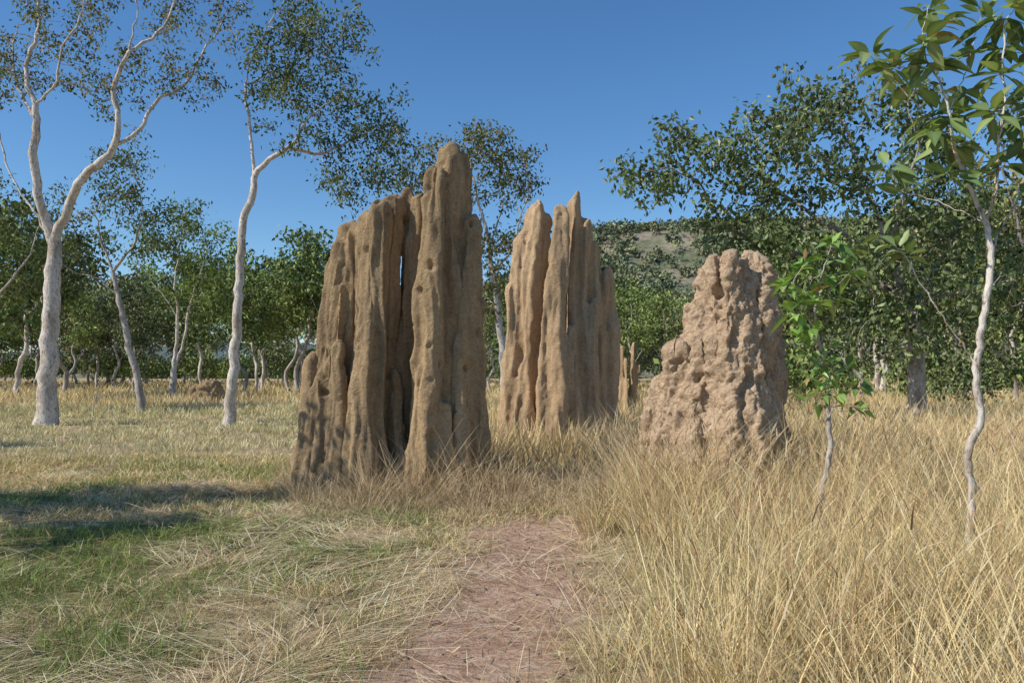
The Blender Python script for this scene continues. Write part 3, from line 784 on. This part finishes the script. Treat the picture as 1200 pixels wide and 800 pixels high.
# ------------------------------------------------------------ saplings
def big_leaf(P, dr, L, Wd, r, bend):
    up = np.array([0, 0, 1.]); s = np.cross(dr, up)+r.normal(0, .35, 3); s -= dr*np.dot(s, dr); s /= np.linalg.norm(s)
    nm = np.cross(s, dr)
    if nm[2] < 0: nm = -nm
    ts = np.array([0, .14, .34, .56, .78, 1.0]); ws = np.array([.06, .6, 1., .92, .52, .02]); V = []
    for t, w in zip(ts, ws):
        c = P+dr*L*t-up*bend*L*t*t
        V += [c-s*Wd*w+nm*Wd*w*.3, c, c+s*Wd*w+nm*Wd*w*.3]
    Q = []
    for i in range(5):
        for j in range(2): Q.append([i*3+j, i*3+j+1, i*3+3+j+1, i*3+3+j])
    return V, Q
def sapling(name, d, polys, cl, Rb, seed, L=.16, cols=None, bark=MAT_BARK, extra_n=3):
    r = np.random.default_rng(seed); o = np.array(polys[0][0])
    allp = np.array([p for pl in polys for p in resample(pl, .05, 0, r)])
    extra = []; centres = []
    for (u, v, n, ls) in cl:
        c = W(u, v, d+r.uniform(-.28, .28))
        q = allp[np.argmin(np.linalg.norm(allp-c, axis=1)+.5*np.maximum(allp[:, 2]-c[2], 0))]
        mid = (q+c)/2+r.normal(0, .02, 3)-np.array([0, 0, .03]); extra.append([q, mid, c]); centres.append((c, n+extra_n, ls, c-q))
    pos, par = grow(list(polys)+extra, None, .05, .1, 0, r)
    pos = pos-o
    V, Q, cnt = tubes(pos, par, Rb, .0035, 10, taper=.2)
    me = make_mesh(name+"_stem", V, [Q], smooth=True); me.materials.append(bark)
    LV, LQ, LC = [], [], []; off = 0
    for c, n, ls, out in centres:
        out = out/(np.linalg.norm(out)+1e-6)
        for k in range(n):
            a = k*2.4+r.uniform(-.4, .4); el = r.uniform(-.75, .8)
            dv = np.array([math.cos(a)*math.cos(el), math.sin(a)*math.cos(el), math.sin(el)])+out*.45; dv /= np.linalg.norm(dv)
            l = L*ls*r.uniform(.6, 1.2)
            b0 = c-o-out*r.uniform(0, .14)
            V1, Q1 = big_leaf(b0+dv*.025, dv, l, l*r.uniform(.16, .25), r, r.uniform(.05, .5))
            cc = np.array(cols[r.integers(len(cols))])*r.uniform(.75, 1.25)
            if r.random() < .03: cc = np.array((.30, .20, .08))
            C1 = np.tile(cc, (18, 1)); C1[1::3] = cc*1.35+.03
            LV += V1; LQ.append(np.array(Q1)+off); LC.append(C1); off += 18
    lm = make_mesh(name+"_leaves", np.array(LV), [np.concatenate(LQ)], np.concatenate(LC), smooth=True); lm.materials.append(MAT_BIGLEAF)
    e = empty(name, tuple(o)); add_obj("stem", me, parent=e); add_obj("leaves", lm, parent=e)
SG = [(.15, .26, .05), (.19, .32, .065), (.11, .20, .045), (.24, .35, .09)]
SGD = [(.14, .205, .065), (.18, .25, .08), (.10, .155, .05), (.24, .30, .11)]
d = 7.0
sapling("gum_sapling", d, [
  [base(d, 953)]+PL(d, [(960, 590), (972, 530), (970, 480), (966, 430), (957, 395), (955, 365), (960, 335), (968, 305), (975, 285)], [0, 0, .05, .05, 0, 0, 0, 0, 0]),
  PL(d, [(957, 395), (940, 360), (930, 330)], [0, -.1, -.1]), PL(d, [(958, 360), (980, 335), (1000, 315)], [0, .1, .15]), PL(d, [(970, 490), (990, 460), (1008, 455)], [0, .1, .2])],
 [(930, 318, 9, 1), (916, 335, 8, 1), (945, 300, 9, .9), (978, 285, 9, .9), (998, 300, 9, .9), (1002, 325, 9, .9), (945, 345, 10, 1), (970, 325, 9, .9), (926, 368, 9, 1), (950, 385, 9, .8), (985, 350, 9, .8), (960, 355, 9, .9), (935, 395, 7, .8),
  (945, 415, 8, .7), (965, 425, 9, .7), (990, 425, 8, .7), (1008, 450, 8, .7), (985, 460, 9, .7), (960, 460, 9, .7), (945, 470, 6, .6), (1010, 480, 6, .8), (975, 400, 8, .6), (1000,475,8,.6), (940, 440, 6, .6), (975, 445, 8, .6)],
 .026, 31, L=.18, cols=SG, bark=MAT_BARKM)
d = 5.7
sapling("gum_sapling", d, [
  [base(d, 1138)]+PL(d, [(1136, 640), (1139, 580), (1134, 530), (1150, 490), (1144, 440), (1150, 390), (1157, 340), (1162, 300), (1155, 262), (1142, 235), (1130, 205), (1118, 170), (1112, 130), (1100, 95), (1085, 70), (1080, 40)], [0, 0, 0, .03, .05, 0, 0, 0, 0, 0, 0, -.05, -.1, -.1, -.1, -.1]),
  PL(d, [(1160, 300), (1175, 265), (1192, 235), (1215, 190), (1230, 140)], [0, .1, .2, .3, .3]),
  PL(d, [(1155, 262), (1168, 220), (1170, 170), (1178, 120), (1175, 70), (1180, 20)], [0, -.1, -.2, -.2, -.2, -.2]),
  PL(d, [(1118, 170), (1090, 140), (1062, 110), (1040, 85)], [0, .1, .2, .2]),
  PL(d, [(1146, 430), (1122, 395), (1100, 365), (1078, 330), (1062, 300)], [.05, .1, .1, .1, .1]),
  PL(d, [(1112, 130), (1130, 90), (1140, 50), (1150, 20)], [-.1, 0, .1, .1]),
  PL(d, [(1155, 262), (1120, 245), (1085, 232), (1050, 225)], [0, .15, .3, .3]),
 ],
 [(1015, 60, 7, 1.1), (1040, 80, 8, 1), (1062, 65, 9, 1.1), (1085, 45, 8, 1), (1100, 75, 9, 1), (1130, 60, 9, 1), (1150, 30, 9, 1), (1120, 20, 6, 1), (1175, 60, 9, 1), (1180, 25, 7, 1), (1140, 110, 9, 1), (1160, 130, 9, 1.1), (1180, 115, 8, 1), (1100, 130, 9, 1), (1085, 155, 8, 1), (1128, 170, 9, 1.1), (1165, 185, 9, 1), (1195, 170, 7, 1), (1110, 205, 8, .9), (1040, 195, 6, .9), (1060, 215, 5, .9), (1215, 110, 7, 1), (1210, 60, 7, 1), (1070, 95, 7, 1), (1145, 200, 7, .9), (1045, 285, 5, .9), (1062, 300, 5, .8), (1220, 200, 6, 1), (1150, 0, 7, 1), (1090, 5, 6, 1), (1200, -10, 7, 1), (1170, 85, 8, 1), (1190, 140, 8, 1), (1120, 140, 8, 1), (1030, 275, 4, .8)],
 .030, 32, L=.205, cols=SGD)

# ------------------------------------------------------------ stick and fallen log
def stick(name, pts, R, bark):
    r = np.random.default_rng(3); pos, par = grow([pts], None, .15, .1, 0, r)
    V, Q, c = tubes(pos-pos[0], par, R, R*.6)
    me = make_mesh(name, V, [Q], smooth=True); add_obj(name, me, bark, loc=tuple(pos[0]))
stick("dead_stick", [base(28, 108)]+PL(28, [(112, 470), (116, 447)]), .03, MAT_BARKG)
a = W(205, HZ, 38); b2 = W(290, HZ, 37)
stick("fallen_log", [np.array([a[0], a[1], .12]), np.array([(a[0]+b2[0])/2, 37.4, .2]), np.array([b2[0], b2[1], .12])], .16, MAT_BARKG)

# ------------------------------------------------------------ light, sky, camera
AZ, ELV = 249, 40
w = bpy.data.worlds.new("World"); bpy.context.scene.world = w; w.use_nodes = True
nt = w.node_tree; nt.nodes.clear()
sky = nt.nodes.new("ShaderNodeTexSky"); sky.sky_type = 'NISHITA'; sky.sun_disc = False
sky.sun_elevation = math.radians(ELV); sky.sun_rotation = math.radians(AZ)
sky.air_density = 1.0; sky.dust_density = .0; sky.ozone_density = 5.0
hs = nt.nodes.new("ShaderNodeHueSaturation"); hs.inputs["Saturation"].default_value = 1.15
bg = nt.nodes.new("ShaderNodeBackground"); bg.inputs[1].default_value = .135
o = nt.nodes.new("ShaderNodeOutputWorld"); nt.links.new(sky.outputs[0], hs.inputs["Color"]); nt.links.new(hs.outputs[0], bg.inputs[0]); nt.links.new(bg.outputs[0], o.inputs[0])
sl = bpy.data.lights.new("sun", 'SUN'); sl.energy = 5.0; sl.angle = math.radians(.5); sl.color = (1, .94, .84)
so = bpy.data.objects.new("sun", sl); bpy.context.scene.collection.objects.link(so)
az, el = math.radians(AZ), math.radians(ELV)
sd = Vector((math.sin(az)*math.cos(el), math.cos(az)*math.cos(el), math.sin(el)))
so.rotation_euler = (-sd).to_track_quat('-Z', 'Y').to_euler(); so.location = (-20, -8, 20)
cam = bpy.data.cameras.new("camera"); cam.lens = F/1200*36; cam.sensor_width = 36; cam.shift_y = (HZ-400)/1200
cam.clip_start = .05; cam.clip_end = 6000
co = bpy.data.objects.new("camera", cam); bpy.context.scene.collection.objects.link(co)
co.location = (0, 0, CH); co.rotation_euler = (math.radians(90), 0, 0); bpy.context.scene.camera = co
vs = bpy.context.scene.view_settings; vs.view_transform = 'Standard'; vs.look = 'None'; vs.exposure = 0; vs.gamma = 1
